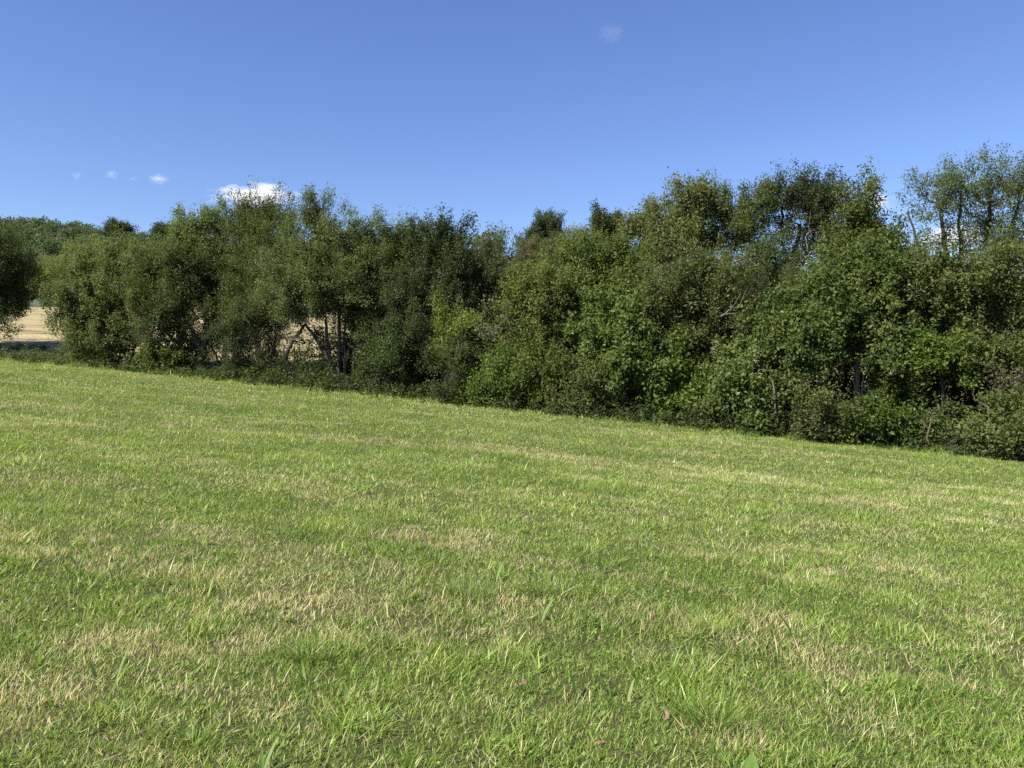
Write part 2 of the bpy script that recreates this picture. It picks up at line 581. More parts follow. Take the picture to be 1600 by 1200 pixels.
        tp = tp[tp[:, 2] > G(tp[:, 0], tp[:, 1]) + 0.05]
        nt = len(tp)
        own = own[:nt]
        j = np.argmin(((tp[:, None, :] - pts[None]) ** 2).sum(-1), axis=1)
        keep = rng.uniform(0, 1, nt) < (0.9 if airy else 0.5)
        wd.sticks(pts[j][keep], tp[keep], 0.007 * U, 0.004 * U)
        tdir = unit(unit(tp - c) * 0.8 + np.array([0, 0, 0.8 + spike]) + rng.normal(0, 0.55 - 0.25 * min(spike, 1), (nt, 3)))
        tl = rng.uniform(0.25, 0.6, nt) * (1 + 0.5 * spike) * U
        te = tp + tdir * tl[:, None]
        wd.sticks(tp, te, 0.0045 * U, 0.0018 * U)
        nl = np.maximum(4, (rng.uniform(0.5, 1.4, nt) * 62 * (1 - airy * 0.45))).astype(int)
        rep = np.repeat(np.arange(nt), nl)
        tt = rng.uniform(0.0, 1.08, len(rep))
        sg = (0.105 - 0.03 * min(spike, 1)) * U
        lf_c.append(tp[rep] + (te - tp)[rep] * tt[:, None] + rng.normal(0, sg, (len(rep), 3)))
        lf_t.append(tdir[rep])
        lf_o.append(unit((tp - c) / r)[rep])
        lf_cl.append(rng.normal(0, 0.13, K)[own][rep] + rng.normal(0, 0.07, nt)[rep])
    # long leading shoots that stand out of the top of the crown
    tops = C[:, 2] + RR[:, 2]
    for k in range(len(C)):
        if shoots <= 0 or tops[k] < np.percentile(tops, 45):
            continue
        ns = int(shoots * max(3, 5 * RR[k][0] / U))
        a = rng.uniform(0, 6.283, ns)
        q = rng.uniform(0, .85, ns) ** .5
        st = C[k] + np.stack([np.cos(a) * q * RR[k][0], np.sin(a) * q * RR[k][1], np.sqrt(1 - q * q) * RR[k][2] * .70], 1)
        dv_ = unit(np.stack([np.cos(a) * q * .45, np.sin(a) * q * .45, np.ones(ns)], 1) + rng.normal(0, .16, (ns, 3)))
        ln_ = rng.uniform(.22, .6, ns) * U
        en = st + dv_ * ln_[:, None]
        wd.sticks(st, en, .006 * U, .002 * U)
        nl = (rng.uniform(14, 30, ns) * ln_ / U * 1.6).astype(int) + 4
        rp = np.repeat(np.arange(ns), nl)
        tq = rng.uniform(0, 1.03, len(rp))
        lf_c.append(st[rp] + (en - st)[rp] * tq[:, None] + rng.normal(0, .035 * U, (len(rp), 3)) * (1.3 - .8 * tq)[:, None])
        lf_t.append(dv_[rp]); lf_o.append(dv_[rp] * .6); lf_cl.append(rng.normal(0.03, .08, ns)[rp])
    P = np.concatenate(lf_c)
    T = np.concatenate(lf_t)
    cl = np.concatenate(lf_cl)
    O = np.concatenate(lf_o)
    ok = P[:, 2] > G(P[:, 0], P[:, 1]) + 0.03
    P, T, cl, O = P[ok], T[ok], cl[ok], O[ok]
    n = len(P)
    ax = unit(T * 0.7 + rng.normal(0, 0.75, (n, 3)) + np.array([0, 0, -0.1]))
    nr = unit(rng.normal(0, 0.55, (n, 3)) + O * 0.42 + np.array([0, -.05, 0.55]))
    Ls = L * rng.uniform(0.6, 1.35, n)
    tint = np.clip(0.42 + cl + rng.normal(0, 0.11, n), 0, 0.93)
    tint[rng.uniform(0, 1, n) < 0.005] = 1.0
    wd.build('trunk', wood, root, org)
    leaf_mesh('crown', P, ax, nr, Ls, Ls * WR * rng.uniform(0.8, 1.2, n), tint, LM[kind], root, org)
    # bare dead branches that show pale against the crown
    if bare:
        bw = Wood()
        for q in bare:
            dvb = q[0]
            A = np.array([wpos(p[0], p[1], d) + np.array([0, dvb, 0]) for p in q[1:]])
            Q = bend(A, rng, 0.03, max(6, 3 * len(A)))
            bw.tube(Q, np.linspace(0.028, 0.008, len(Q)), 5)
            for _ in range(6):
                a = Q[rng.integers(len(Q) // 3, len(Q))]
                e = a + rng.normal(0, 0.28, 3) + (Q[-1] - Q[0]) * 0.15
                bw.tube(bend([a, (a + e) / 2, e], rng, 0.02, 4), np.linspace(0.010, 0.004, 4), 4)
        bo = bw.build('dead_branch', DEAD, root, org)
    return root

HG = 'trees and bushes of the field hedge'

def T(*a, **k):
    k.setdefault('group', HG)
    return tree(*a, **k)

# --- left end of the hedge
T('tree', 'dark tree cut off by the left edge of the view, overhanging the straw field', 'tree', 3.0, -75,
  [(-2, 410, 42, 52), (16, 444, 32, 40), (-45, 426, 70, 76), (12, 470, 32, 20), (-60, 405, 50, 36), (-45, 500, 40, 26), (-110, 440, 70, 90)],
  [[(-75, 560, .17), (-70, 500, .13), (-60, 440, .08)]], kind='dark', seed=1, dens=1.3)
T('sallow', 'light green rounded willow at the left end of the hedge beside the straw field', 'tree', 1.6, 172,
  [(170, 414, 46, 40), (132, 448, 36, 48), (158, 500, 48, 46), (204, 452, 50, 54), (122, 480, 28, 36), (140, 535, 24, 28), (222, 411, 44, 28), (182, 535, 40, 30)],
  [[(185, 582, .10), (192, 540, .07), (205, 480, .05)], [(178, 582, .09), (165, 530, .06), (150, 470, .04)], [(192, 582, .08), (212, 545, .06), (225, 500, .04)]],
  kind='sallow', seed=2, dens=1.25)
T('willow', 'pale yellowish willow showing its top behind the rounded willow at the hedge end', 'tree', 9.0, 150,
  [(152, 401, 36, 22), (124, 417, 30, 26), (182, 395, 28, 18), (112, 432, 24, 26)], kind='pale', seed=3)
T('willow', 'spreading willow with a long stem leaning left from a thick forked trunk', 'tree', 2.0, 318,
  [(250, 421, 52, 46), (292, 409, 42, 38), (235, 462, 48, 44), (295, 446, 42, 32), (262, 478, 34, 24), (225, 505, 30, 26), (300, 488, 26, 16)],
  [[(332, 592, .11), (292, 550, .09), (262, 520, .07), (240, 490, .05)], [(316, 588, .17), (316, 552, .14), (298, 515, .10), (284, 478, .06)],
   [(316, 560, .10), (323, 510, .09), (322, 455, .06)]], kind='willow', seed=4, dens=1.1)
T('willow', 'willow with a separate round top, left of the small white cumulus cloud', 'tree', 3.5, 352,
  [(312, 350, 33, 30), (345, 372, 35, 40), (332, 420, 45, 44), (303, 392, 30, 34), (362, 445, 38, 36), (345, 490, 30, 26), (368, 520, 26, 26)],
  [[(347, 595, .11), (350, 530, .09), (342, 450, .06)], [(368, 595, .09), (366, 520, .07), (375, 450, .05)]], kind='sallow', seed=5)
T('willow', 'airy topped willow directly below the small white cumulus cloud', 'tree', 2.6, 405,
  [(398, 345, 40, 36), (428, 342, 34, 34), (402, 400, 50, 46), (392, 455, 46, 46), (440, 402, 40, 48), (408, 515, 46, 44), (376, 500, 32, 42), (375, 345, 24, 28)],
  [[(408, 600, .12), (402, 540, .10), (404, 450, .07), (415, 370, .04)]], kind='willow', seed=6, spike=.5)
T('willow', 'tall willow whose bare stems fan out from one base with straw behind', 'tree', 2.0, 528,
  [(500, 351, 40, 40), (472, 378, 42, 40), (540, 372, 42, 36), (520, 424, 58, 40), (462, 436, 46, 42), (562, 430, 44, 42), (500, 460, 46, 24), (525, 482, 46, 16), (572, 500, 22, 26), (498, 324, 20, 18), (556, 478, 26, 22)],
  [[(522, 602, 0.112), (512, 560, 0.083), (498, 535, 0.068), (478, 505, 0.045)], [(526, 602, 0.090), (514, 545, 0.068), (508, 500, 0.053)], [(530, 604, 0.098), (530, 540, 0.075), (530, 455, 0.053)],
   [(534, 604, 0.083), (546, 545, 0.068), (552, 500, 0.053), (550, 450, 0.038)], [(540, 604, 0.068), (538, 530, 0.045), (545, 490, 0.038)], [(552, 600, 0.068), (553, 545, 0.053), (568, 490, 0.038)]],
  kind='willow', seed=7, bare=[(-.2, (500, 537), (470, 530), (452, 532)), (-.3, (505, 530), (540, 525), (560, 532))])
T('willow', 'low willow stem arching right, just left of the stems fanning from one base', 'tree', 1.8, 436,
  [(470, 484, 34, 22), (446, 500, 24, 22), (430, 478, 26, 24)], [[(436, 602, .09), (446, 560, .08), (456, 535, .07), (478, 505, .05)], [(438, 600, .06), (430, 550, .05), (430, 500, .04)]], kind='willow', seed=60, airy=.2)
T('willow', 'willow with an even rounded top, right of the stems fanning from one base', 'tree', 2.6, 612,
  [(590, 378, 42, 36), (628, 380, 36, 38), (600, 440, 50, 48), (642, 440, 38, 48), (592, 505, 30, 34), (630, 500, 30, 30)],
  [[(606, 620, .11), (602, 540, .09), (600, 450, .06)], [(622, 622, .10), (630, 540, .08), (634, 450, .05)]], kind='willow', seed=8)
T('willow', 'dark willow with long upright shoots sticking out of its top', 'tree', 2.4, 690,
  [(664, 392, 32, 36), (698, 386, 34, 36), (690, 434, 48, 50), (724, 414, 26, 40), (660, 480, 42, 38), (704, 460, 36, 36)],
  [[(668, 628, .09), (664, 540, .07), (668, 440, .05)], [(700, 630, .10), (704, 540, .08), (698, 430, .05)]], kind='dark', seed=9, spike=1.1, WR=.38)
T('willow', 'willow with a lighter pointed top just left of the dip in the treeline', 'tree', 3.2, 780,
  [(774, 380, 22, 28), (782, 415, 26, 32), (758, 432, 36, 44), (796, 450, 22, 30), (772, 480, 34, 34)], kind='willow', seed=10, spike=.5)
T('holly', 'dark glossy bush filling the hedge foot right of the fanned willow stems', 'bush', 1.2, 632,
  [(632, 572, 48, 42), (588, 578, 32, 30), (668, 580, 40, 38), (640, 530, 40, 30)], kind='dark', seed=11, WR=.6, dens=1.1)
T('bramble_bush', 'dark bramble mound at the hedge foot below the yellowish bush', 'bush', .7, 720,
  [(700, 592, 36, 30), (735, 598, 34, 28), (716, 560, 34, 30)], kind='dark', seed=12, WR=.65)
T('bush', 'small yellowish green bush, brightest leaves in the dark part of the hedge', 'bush', .9, 712,
  [(716, 500, 24, 24), (702, 528, 20, 22), (728, 522, 16, 20), (692, 545, 14, 14)], [[(714, 640, .05), (716, 580, .04), (714, 520, .03)]], kind='yellow', seed=13, wood=BARK)
T('dead_shrub', 'grey leafless twiggy shrub between the yellowish bush and the olive bush', 'bush', .9, 770,
  [(766, 516, 26, 30), (752, 552, 26, 24)], [[(780, 645, .04), (772, 580, .035), (764, 510, .02)], [(772, 645, .04), (758, 590, .03), (742, 552, .015)]],
  kind='grey', seed=14, airy=1.6, dens=.7, wood=DEAD)
T('olive_bush', 'olive green bushy tree standing below the dip in the treeline', 'bush', 1.6, 830,
  [(826, 478, 40, 40), (802, 515, 34, 38), (842, 525, 40, 40), (860, 470, 30, 36), (822, 445, 24, 24)], kind='olive', seed=15, spike=.3)
T('sallow', 'low light green shrub at the grass edge below the grey twiggy shrub', 'bush', .3, 775,
  [(772, 595, 36, 32), (746, 612, 28, 22), (800, 612, 32, 24), (786, 565, 28, 26)], kind='sallow', seed=16)
T('bush', 'olive shrub of many thin upright stems at the grass edge', 'bush', .5, 835,
  [(836, 578, 32, 34), (862, 590, 30, 34), (822, 610, 30, 24), (850, 618, 36, 20)], kind='olive', seed=17, spike=.8)
T('sallow', 'broad light olive willow right of the dip in the treeline', 'tree', 3.0, 925,
  [(922, 408, 48, 34), (885, 432, 38, 40), (962, 410, 42, 32), (930, 455, 60, 48), (880, 480, 36, 36), (990, 440, 42, 46), (910, 390, 30, 16)],
  [[(925, 650, .13), (922, 560, .10), (924, 450, .07)]], kind='sallow', seed=18, dens=1.15)
T('hazel', 'deep green rounded bush under the broad light olive willow', 'bush', 1.0, 950,
  [(962, 520, 48, 50), (918, 545, 40, 40), (972, 585, 48, 38), (1005, 545, 34, 40)], kind='green', seed=19, WR=.62, dens=1.0)
T('bush', 'thin grey green shrub with straw glimpsed through it', 'bush', .5, 905,
  [(900, 600, 32, 32), (932, 622, 34, 24), (884, 628, 26, 20)], kind='olive', seed=20, airy=.5)
# --- taller right half
T('oak', 'tall tree whose knobbly top begins the rise of the treeline to the right', 'tree', 6.0, 1060,
  [(1076, 312, 36, 30), (1040, 342, 40, 30), (1012, 366, 32, 32), (1098, 348, 42, 38), (1060, 392, 54, 40), (1090, 300, 18, 16)],
  [[(1062, 662, .16), (1066, 540, .13), (1062, 400, .08)]], kind='olive', seed=21, dens=1.1)
T('oak', 'spreading oak with a short pale broken branch on its dark trunk', 'tree', 2.2, 1105,
  [(1060, 440, 58, 44), (1102, 455, 46, 40), (1028, 490, 46, 44), (1128, 425, 38, 36), (1140, 500, 38, 34), (1070, 515, 36, 26), (1050, 545, 34, 30)],
  [[(1105, 668, .16), (1106, 580, .13), (1104, 515, .11), (1090, 460, .07)], [(1104, 530, .07), (1075, 500, .05), (1060, 470, .04)]], kind='olive', seed=22,
  bare=[(-1.3, (1110, 500), (1122, 493), (1138, 484))])
T('oak', 'tall grey green tree between the knobbly topped tree and the tallest mid tree', 'tree', 7.0, 1165,
  [(1150, 318, 32, 32), (1186, 308, 36, 34), (1142, 360, 40, 38), (1192, 362, 42, 42), (1170, 412, 48, 40), (1204, 440, 40, 40)],
  [[(1168, 672, .15), (1166, 540, .12), (1168, 400, .07)]], kind='willow', seed=23, WR=.6)
T('oak', 'tall tree with pale bare limbs and sky gaps below its feathered top', 'tree', 8.0, 1250,
  [(1256, 302, 42, 32), (1222, 310, 30, 32), (1288, 324, 38, 40), (1262, 344, 46, 26), (1296, 378, 38, 36), (1222, 401, 34, 30)],
  [[(1245, 690, .16), (1244, 540, .13), (1238, 440, .10), (1250, 350, .06)], [(1238, 450, .08), (1262, 390, .06), (1285, 340, .04)], [(1240, 430, .07), (1224, 380, .05), (1222, 330, .04)]],
  kind='dark', seed=24, bare=[(-1.6, (1238, 400), (1236, 382), (1242, 372)), (-1.6, (1220, 470), (1226, 435), (1228, 415))], airy=.3)
T('oak', 'brownish olive tree with a peaked top left of the tallest tree on the right', 'tree', 5.5, 1340,
  [(1334, 326, 32, 32), (1314, 366, 40, 38), (1352, 378, 34, 32), (1395, 392, 34, 30), (1340, 395, 50, 34)],
  [[(1338, 690, .13), (1338, 540, .11), (1336, 400, .07)]], kind='olive', seed=25)
T('oak', 'large leafy oak with a pale trunk showing at its foot', 'tree', 1.5, 1345,
  [(1345, 425, 66, 46), (1292, 452, 56, 44), (1252, 492, 46, 42), (1402, 440, 54, 44), (1342, 492, 68, 48), (1420, 500, 50, 48), (1292, 540, 52, 36), (1376, 548, 50, 34), (1240, 545, 36, 40)],
  [[(1346, 700, .12), (1346, 640, .095), (1338, 580, .085), (1341, 490, .06)], [(1350, 690, .06), (1362, 620, .05), (1372, 560, .04)]], kind='oak', seed=26, WR=.62, wood=BARKP, dens=1.15)
T('alder', 'tallest airy tree at the right with dark stems against the sky', 'tree', 9.0, 1520,
  [(1462, 314, 42, 42), (1502, 289, 42, 40), (1552, 284, 46, 38), (1602, 296, 44, 44), (1440, 299, 26, 30), (1482, 359, 40, 28), (1545, 349, 46, 34), (1600, 359, 46, 34), (1660, 314, 60, 60), (1530, 319, 44, 30), (1510, 378, 46, 22), (1575, 376, 46, 22)],
  [[(1495, 705, .16), (1496, 540, .13), (1486, 440, .10), (1474, 370, .07), (1462, 300, .04)], [(1490, 470, .10), (1500, 400, .08), (1500, 340, .05), (1502, 280, .03)],
   [(1525, 705, .15), (1526, 480, .11), (1540, 390, .08), (1552, 290, .04)], [(1530, 480, .09), (1566, 400, .07), (1585, 340, .05), (1598, 290, .03)], [(1500, 440, .07), (1440, 390, .05), (1420, 330, .03)]],
  kind='willow', seed=27, airy=.75, dens=.62, clump=1.2)
T('oak', 'dense olive green tree at the right edge below the tallest airy tree', 'tree', 1.8, 1540,
  [(1520, 438, 56, 40), (1582, 428, 48, 44), (1478, 466, 42, 40), (1540, 498, 58, 42), (1595, 505, 45, 48), (1500, 552, 46, 38), (1562, 556, 46, 38), (1640, 450, 60, 70), (1455, 420, 40, 32)],
  [[(1545, 722, .15), (1542, 620, .12), (1540, 500, .08)]], kind='olive', seed=28, WR=.6, dens=1.1)
T('hazel', 'bright leafy hazel in front of the dark gap right of the pale oak trunk', 'bush', .9, 1472,
  [(1470, 540, 30, 24), (1452, 560, 18, 16), (1500, 575, 24, 20)], [[(1475, 705, .05), (1474, 620, .04), (1468, 545, .03)]], kind='green', seed=29, WR=.62)
# --- dark under-storey behind the front row on the right
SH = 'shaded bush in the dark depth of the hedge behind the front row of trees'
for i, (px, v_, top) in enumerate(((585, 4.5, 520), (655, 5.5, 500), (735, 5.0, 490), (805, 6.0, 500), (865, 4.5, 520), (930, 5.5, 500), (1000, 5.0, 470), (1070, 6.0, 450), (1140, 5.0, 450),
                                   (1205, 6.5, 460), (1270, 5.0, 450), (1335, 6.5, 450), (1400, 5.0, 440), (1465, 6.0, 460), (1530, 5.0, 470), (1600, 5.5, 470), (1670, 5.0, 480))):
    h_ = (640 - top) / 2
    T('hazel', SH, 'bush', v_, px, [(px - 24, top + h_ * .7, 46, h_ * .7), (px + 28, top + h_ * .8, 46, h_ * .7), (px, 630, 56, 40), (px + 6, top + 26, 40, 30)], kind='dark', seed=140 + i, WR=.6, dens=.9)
for i, (px, lobes_) in enumerate(((545, [(540, 525, 34, 28), (505, 540, 26, 26), (575, 545, 24, 28), (480, 550, 24, 24), (545, 565, 34, 20)]), (288, [(285, 520, 28, 28), (262, 505, 26, 24), (308, 535, 20, 26), (335, 540, 18, 28)]), (392, [(384, 540, 34, 36), (418, 560, 32, 28), (396, 580, 40, 22), (372, 500, 26, 30)]), (352, [(352, 560, 26, 24), (340, 520, 20, 22)]), (262, [(262, 548, 30, 30), (240, 560, 30, 26), (285, 572, 30, 18)]), (476, [(470, 588, 44, 22), (500, 592, 26, 16)]))):
    T('bush', ['thin leafy shrub screening the straw right behind the fanned stems', 'thin leafy shrub screening the straw behind the left leaning stem', 'dark leafy bush filling the gap left of the stems fanning from one base', 'thin leafy shrub standing right behind the thick forked trunk',
               'leafy bush under the long left leaning stem', 'low dark bush under the arching side stem, straw above it'][i], 'bush', [4.0, 4.0, 1.4, 3.2, 1.0, 1.6][i], px, lobes_, kind=['olive', 'willow', 'dark', 'willow', 'oak', 'dark'][i], seed=170 + i, WR=.6, dens=[.5, .42, .8, .42, .8, .9][i], airy=[.7, .7, .45, .7, .3, .2][i])
# --- lower front bushes on the right
T('hazel', 'leafy green bush below the spreading oak with the broken pale branch', 'bush', .9, 1075,
  [(1070, 590, 40, 40), (1042, 612, 34, 34), (1100, 615, 36, 36), (1078, 640, 42, 22)], kind='green', seed=50, WR=.62)
T('hazel', 'bright green bush beside the pale leaning pole', 'bush', .9, 1180,
  [(1176, 560, 40, 38), (1150, 600, 38, 40), (1196, 625, 34, 34), (1160, 645, 36, 24), (1215, 600, 26, 30)], kind='green', seed=51, WR=.62)
T('bush', 'thin twiggy shrub on the grass edge left of the pale leaning pole', 'bush', .1, 1125,
  [(1122, 650, 32, 20), (1140, 628, 24, 24)], kind='olive', seed=52, airy=.6)
T('sallow', 'rounded light green bush bulging onto the grass in front of the pale oak trunk', 'bush', -.2, 1272,
  [(1266, 648, 34, 32), (1292, 660, 30, 24), (1250, 662, 22, 18)], kind='olive', seed=53, dens=.8, airy=.35)
T('bramble_bush', 'leafy bramble around the foot of the pale oak trunk', 'bush', .2, 1350,
  [(1330, 672, 28, 18), (1368, 668, 28, 20), (1352, 652, 18, 16)], kind='oak', seed=54, WR=.7)
T('hazel', 'dark hazel filling the gap just right of the pale oak trunk', 'bush', 1.7, 1402, [(1398, 590, 34, 40), (1424, 620, 32, 36), (1380, 625, 24, 34), (1412, 655, 36, 24)], kind='oak', seed=61, WR=.6)
T('bramble_bush', 'low bramble clump between the pale oak trunk and the dead snag', 'bush', .1, 1420,
  [(1412, 670, 30, 22), (1440, 680, 26, 16)], kind='oak', seed=55, WR=.7)
T('bush', 'upright pale green bush left of the dead snag', 'bush', .1, 1482,
  [(1478, 662, 28, 30), (1500, 680, 24, 18), (1466, 685, 22, 14)], kind='sallow', seed=56)
T('bush', 'olive bush round the foot of the dead snag', 'bush', .1, 1545,
  [(1540, 680, 38, 28), (1556, 655, 26, 24)], kind='olive', seed=57)
T('bush', 'green and brown bush spilling onto the grass at the right edge', 'bush', -.3, 1600,
  [(1590, 685, 36, 32), (1622, 660, 44, 44), (1575, 702, 26, 14)], kind='olive', seed=58)
T('dead_shrub', 'brown withered shrub above the bush at the right edge', 'bush', .4, 1590,
  [(1582, 606, 26, 24), (1598, 630, 24, 20)], [[(1592, 715, .04), (1590, 650, .03), (1580, 605, .02)]], kind='brown', seed=59, airy=1.4, dens=.7, wood=DEADB)

# --- dead standing poles
def snag(name, label, v, base, lines, mat=DEAD, r0=.032, seed=0):
    rng = np.random.default_rng(seed)
    d = depth_at(base, v)
    org = np.array([(base - 800) / F * d, d, g1((base - 800) / F * d, d)])
    root = empty(name, org)
    tag(root, label, 'dead tree', HG)
    for i, ln in enumerate(lines):
        w = Wood()
        A = np.array([wpos(p[0], p[1], d) for p in ln])
        if i == 0:
            A[0][2] = org[2] - .1
        Q = bend(A, rng, .015, 3 * len(A) + 2)
        w.tube(Q, np.linspace(r0 if i == 0 else r0 * .45, r0 * .5 if i == 0 else .006, len(Q)), 6)
        if i:
            for _ in range(4):
                a = Q[rng.integers(3, len(Q))]
                e = a + rng.normal(0, .16, 3)
                w.tube(bend([a, (a + e) / 2, e], rng, .02, 4), np.linspace(.008, .003, 4), 4)
        w.build('trunk' if i == 0 else 'branch', mat, root, org)

snag('dead_pole', 'pale leaning dead pole with one side branch at the hedge front', .0, 1213,
     [[(1214, 690), (1212, 640), (1206, 590), (1200, 572)], [(1204, 580), (1190, 578), (1174, 586)]], seed=3)
snag('dead_pole', 'pale dead snag forking among the olive bush at the lower right', -.1, 1550,
     [[(1556, 712), (1548, 660), (1540, 628)], [(1542, 636), (1528, 628), (1518, 616)], [(1545, 650), (1556, 625), (1560, 605)]], r0=.035, seed=4)
snag('dead_pole', 'short crooked dead stem at the grass edge right of the pale oak trunk', -.1, 1452,
     [[(1454, 702), (1450, 680), (1456, 652)], [(1452, 672), (1444, 660), (1436, 656)]], mat=DEADB, r0=.035, seed=5)

# --- trees beyond: on the bank behind the dip, on the ridge, and the far row by the straw field
def far_tree(name, label, cat, px, d, lobes, kind, L, U, group, seed, **k):
    return tree(name, label, cat, 0, px, lobes, kind=kind, L=L, unit_m=U, group=group, seed=seed, d=d, **k)

BG_ = 'single trees on the bank behind the hedge'
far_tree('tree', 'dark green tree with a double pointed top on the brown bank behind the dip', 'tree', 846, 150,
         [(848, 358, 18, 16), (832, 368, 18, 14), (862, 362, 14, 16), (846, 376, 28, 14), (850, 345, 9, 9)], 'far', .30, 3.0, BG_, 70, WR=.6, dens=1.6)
far_tree('tree', 'small round dark tree standing alone against the sky behind the hedge', 'tree', 952, 140,
         [(953, 344, 19, 15), (943, 354, 14, 14), (963, 355, 14, 14), (952, 366, 19, 14)], 'dark', .30, 3.0, BG_, 71, WR=.6, dens=2.0)
far_tree('shrub', 'pale greyish shrub on the bank between the double topped tree and the round tree', 'bush', 908, 140,
         [(908, 366, 18, 10), (922, 372, 16, 10), (895, 374, 14, 10)], 'grey', .26, 3.0, BG_, 72, airy=.8)
far_tree('shrub', 'brown withered scrub on the bank below the double topped tree', 'bush', 850, 120,
         [(842, 402, 26, 14), (862, 410, 24, 14), (828, 412, 20, 12)], 'brown', .24, 2.4, BG_, 73, airy=.4)
far_tree('shrub', 'olive scrub right under the double topped tree on the bank', 'bush', 846, 138,
         [(830, 384, 20, 10), (856, 386, 22, 10), (874, 380, 14, 12)], 'willow', .26, 2.6, BG_, 74)
FR = 'trees in the far row along the top of the straw field'
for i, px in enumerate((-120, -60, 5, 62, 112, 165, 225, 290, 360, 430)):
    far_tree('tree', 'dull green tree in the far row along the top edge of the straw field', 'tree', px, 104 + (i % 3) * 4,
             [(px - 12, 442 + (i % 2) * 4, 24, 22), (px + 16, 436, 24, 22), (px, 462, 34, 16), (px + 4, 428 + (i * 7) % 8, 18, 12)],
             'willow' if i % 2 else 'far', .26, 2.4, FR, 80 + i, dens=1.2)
# --- undergrowth along the foot of the hedge (ground cover nobody could count)
def undergrowth():
    rng = np.random.default_rng(5)
    n = 3000
    u = rng.uniform(-42, 36, n)
    v = rng.normal(.45, .5, n)
    v = np.where(u < -21, rng.uniform(-.1, 1.6, n), v)
    v = v - .2 + 1.3 * (fbm(u / 1.6, u * 0 + 3.3, 77) - .5)
    back = rng.uniform(0, 1, n) < .46
    v = np.where(back, rng.uniform(.8, 5.5, n), v)  # more plants added behind the stems to stand in for shade on the straw
    x = .928 * u + .371 * (v + 24.5)
    y = -.371 * u + .928 * (v + 24.5)
    z = G(x, y)
    h = rng.uniform(.2, .62, n) * np.where(u < -23, .6, 1) * (.55 + .9 * fbm(u / 1.5, v / 1.5, 78)) * np.where(v < -.1, .6, 1.0) * np.where((v > 1.4) & (u > -22), 1.75, 1.0)
    w = Wood()
    P0 = np.stack([x, y, z], 1)
    lean = rng.normal(0, .16, (n, 2))
    P1 = P0 + np.stack([lean[:, 0], lean[:, 1], h], 1)
    nl = (h * 75).astype(int) + 6
    rep = np.repeat(np.arange(n), nl)
    t = rng.uniform(.25, 1.05, len(rep))
    C = P0[rep] + (P1 - P0)[rep] * t[:, None] + rng.normal(0, .11, (len(rep), 3)) * np.array([1, 1, .6])
    C[:, 2] = np.maximum(C[:, 2], G(C[:, 0], C[:, 1]) + .04)
    m = len(C)
    ax = unit(rng.normal(0, 1, (m, 3)) * np.array([1, 1, .5]))
    nr = unit(rng.normal(0, .6, (m, 3)) + np.array([0, 0, 1.0]))
    L = .12 * rng.uniform(.55, 1.4, m)
    tint = np.clip(.4 + rng.normal(0, .15, n)[rep] + rng.normal(0, .14, m), 0, .95)
    tint[rng.uniform(0, 1, m) < .02] = 1
    o = leaf_mesh('undergrowth', C, ax, nr, L, L * .55, tint, LM['dark'], None, np.zeros(3))  # dark leaves put the shade of the hedge foot into the colour
    tag(o, 'low tangled undergrowth of bramble and nettle along the foot of the hedge', 'undergrowth', kind='stuff')
undergrowth()

# --- far wood on the hill
def far_wood():
    rng = np.random.default_rng(6)
    n = 13000
    x = rng.uniform(-620, 120, n)
    y = rng.uniform(150, 760, n)
    t = x / y
    _, v = uv_of(x, y)
    clear = fbm(x / 55, y / 40, 90)
    ok = (t > -1.05) & (t < -.02) & (v > 110) & (clear < .60)
    x, y = x[ok], y[ok]
    n = len(x)
    z = G(x, y)
    r = rng.uniform(2.2, 4.6, n)
    k = 90
    dirs = unit(rng.normal(0, 1, (n * k, 3)) + np.array([0, -.25, .35]))
    rep = np.repeat(np.arange(n), k)
    rr = r[rep] * rng.uniform(.65, 1.05, n * k) * (.8 + .4 * vnoise(dirs[:, 0] * 2.3 + rep * 7.1, dirs[:, 2] * 2.3, 91))
    C = np.stack([x, y, z + r * .85], 1)[rep] + dirs * rr[:, None] * np.array([1, 1, 1.05])
    m = len(C)
    ax = unit(rng.normal(0, 1, (m, 3)))
    nr = unit(dirs + rng.normal(0, .5, (m, 3)) + np.array([0, 0, .3]))
    L = rng.uniform(.7, 1.6, m)
    tint = np.clip(.4 + rng.normal(0, .2, n)[rep] + rng.normal(0, .1, m), 0, .95)
    o = leaf_mesh('woodland', C, ax, nr, L, L * .75, tint, LM['far'], None, np.zeros(3))  # leaf colour carries the haze; no air is modelled
    tag(o, 'hazy mixed wood covering the far hillside behind the straw field', 'wood', kind='stuff')
far_wood()
RG = 'trees standing above the far ridge'
for i, (px, py, r, lab) in enumerate(((176, 357, 9, 'largest dark round tree standing above the far ridge line'), (193, 358, 8, 'dark tree on the far ridge close right of the largest one'),
                                     (252, 360, 8, 'small tree on the far ridge beside the willow with the round top'), (271, 361, 7, 'last small tree on the far ridge, touching the willow with the round top'),
                                     (112, 361, 7, 'pointed conifer group on the far ridge above the straw field'))):
    far_tree('tree', lab, 'tree', px, 545, [(px, py + 5, r, r), (px - r * .6, py + 4, r * .7, r * .8), (px + r * .6, py + 4, r * .7, r * .8), (px, py + 8, r, r * .8)], 'dark', .9, 10.0, RG, 95 + i, WR=.7, dens=2.0)

# --- wooden post and teal sheet by the straw field
def post():
    d = depth_at(299, 2.8)
    x = (299 - 800) / F * d
    z = g1(x, d)
    w = Wood()
    w.tube([(x, d, z - .3), (x, d, z + .5), (x + .02, d, z + .98), (x + .02, d, z + 1.03)], [.05, .05, .048, .012], 8)
    o = w.build('fence_post', BARK, None, np.array([x, d, z]))
    o.location = (x, d, z)
    tag(o, 'short weathered wooden post between the leaning stem and forked trunk', 'post')
post()

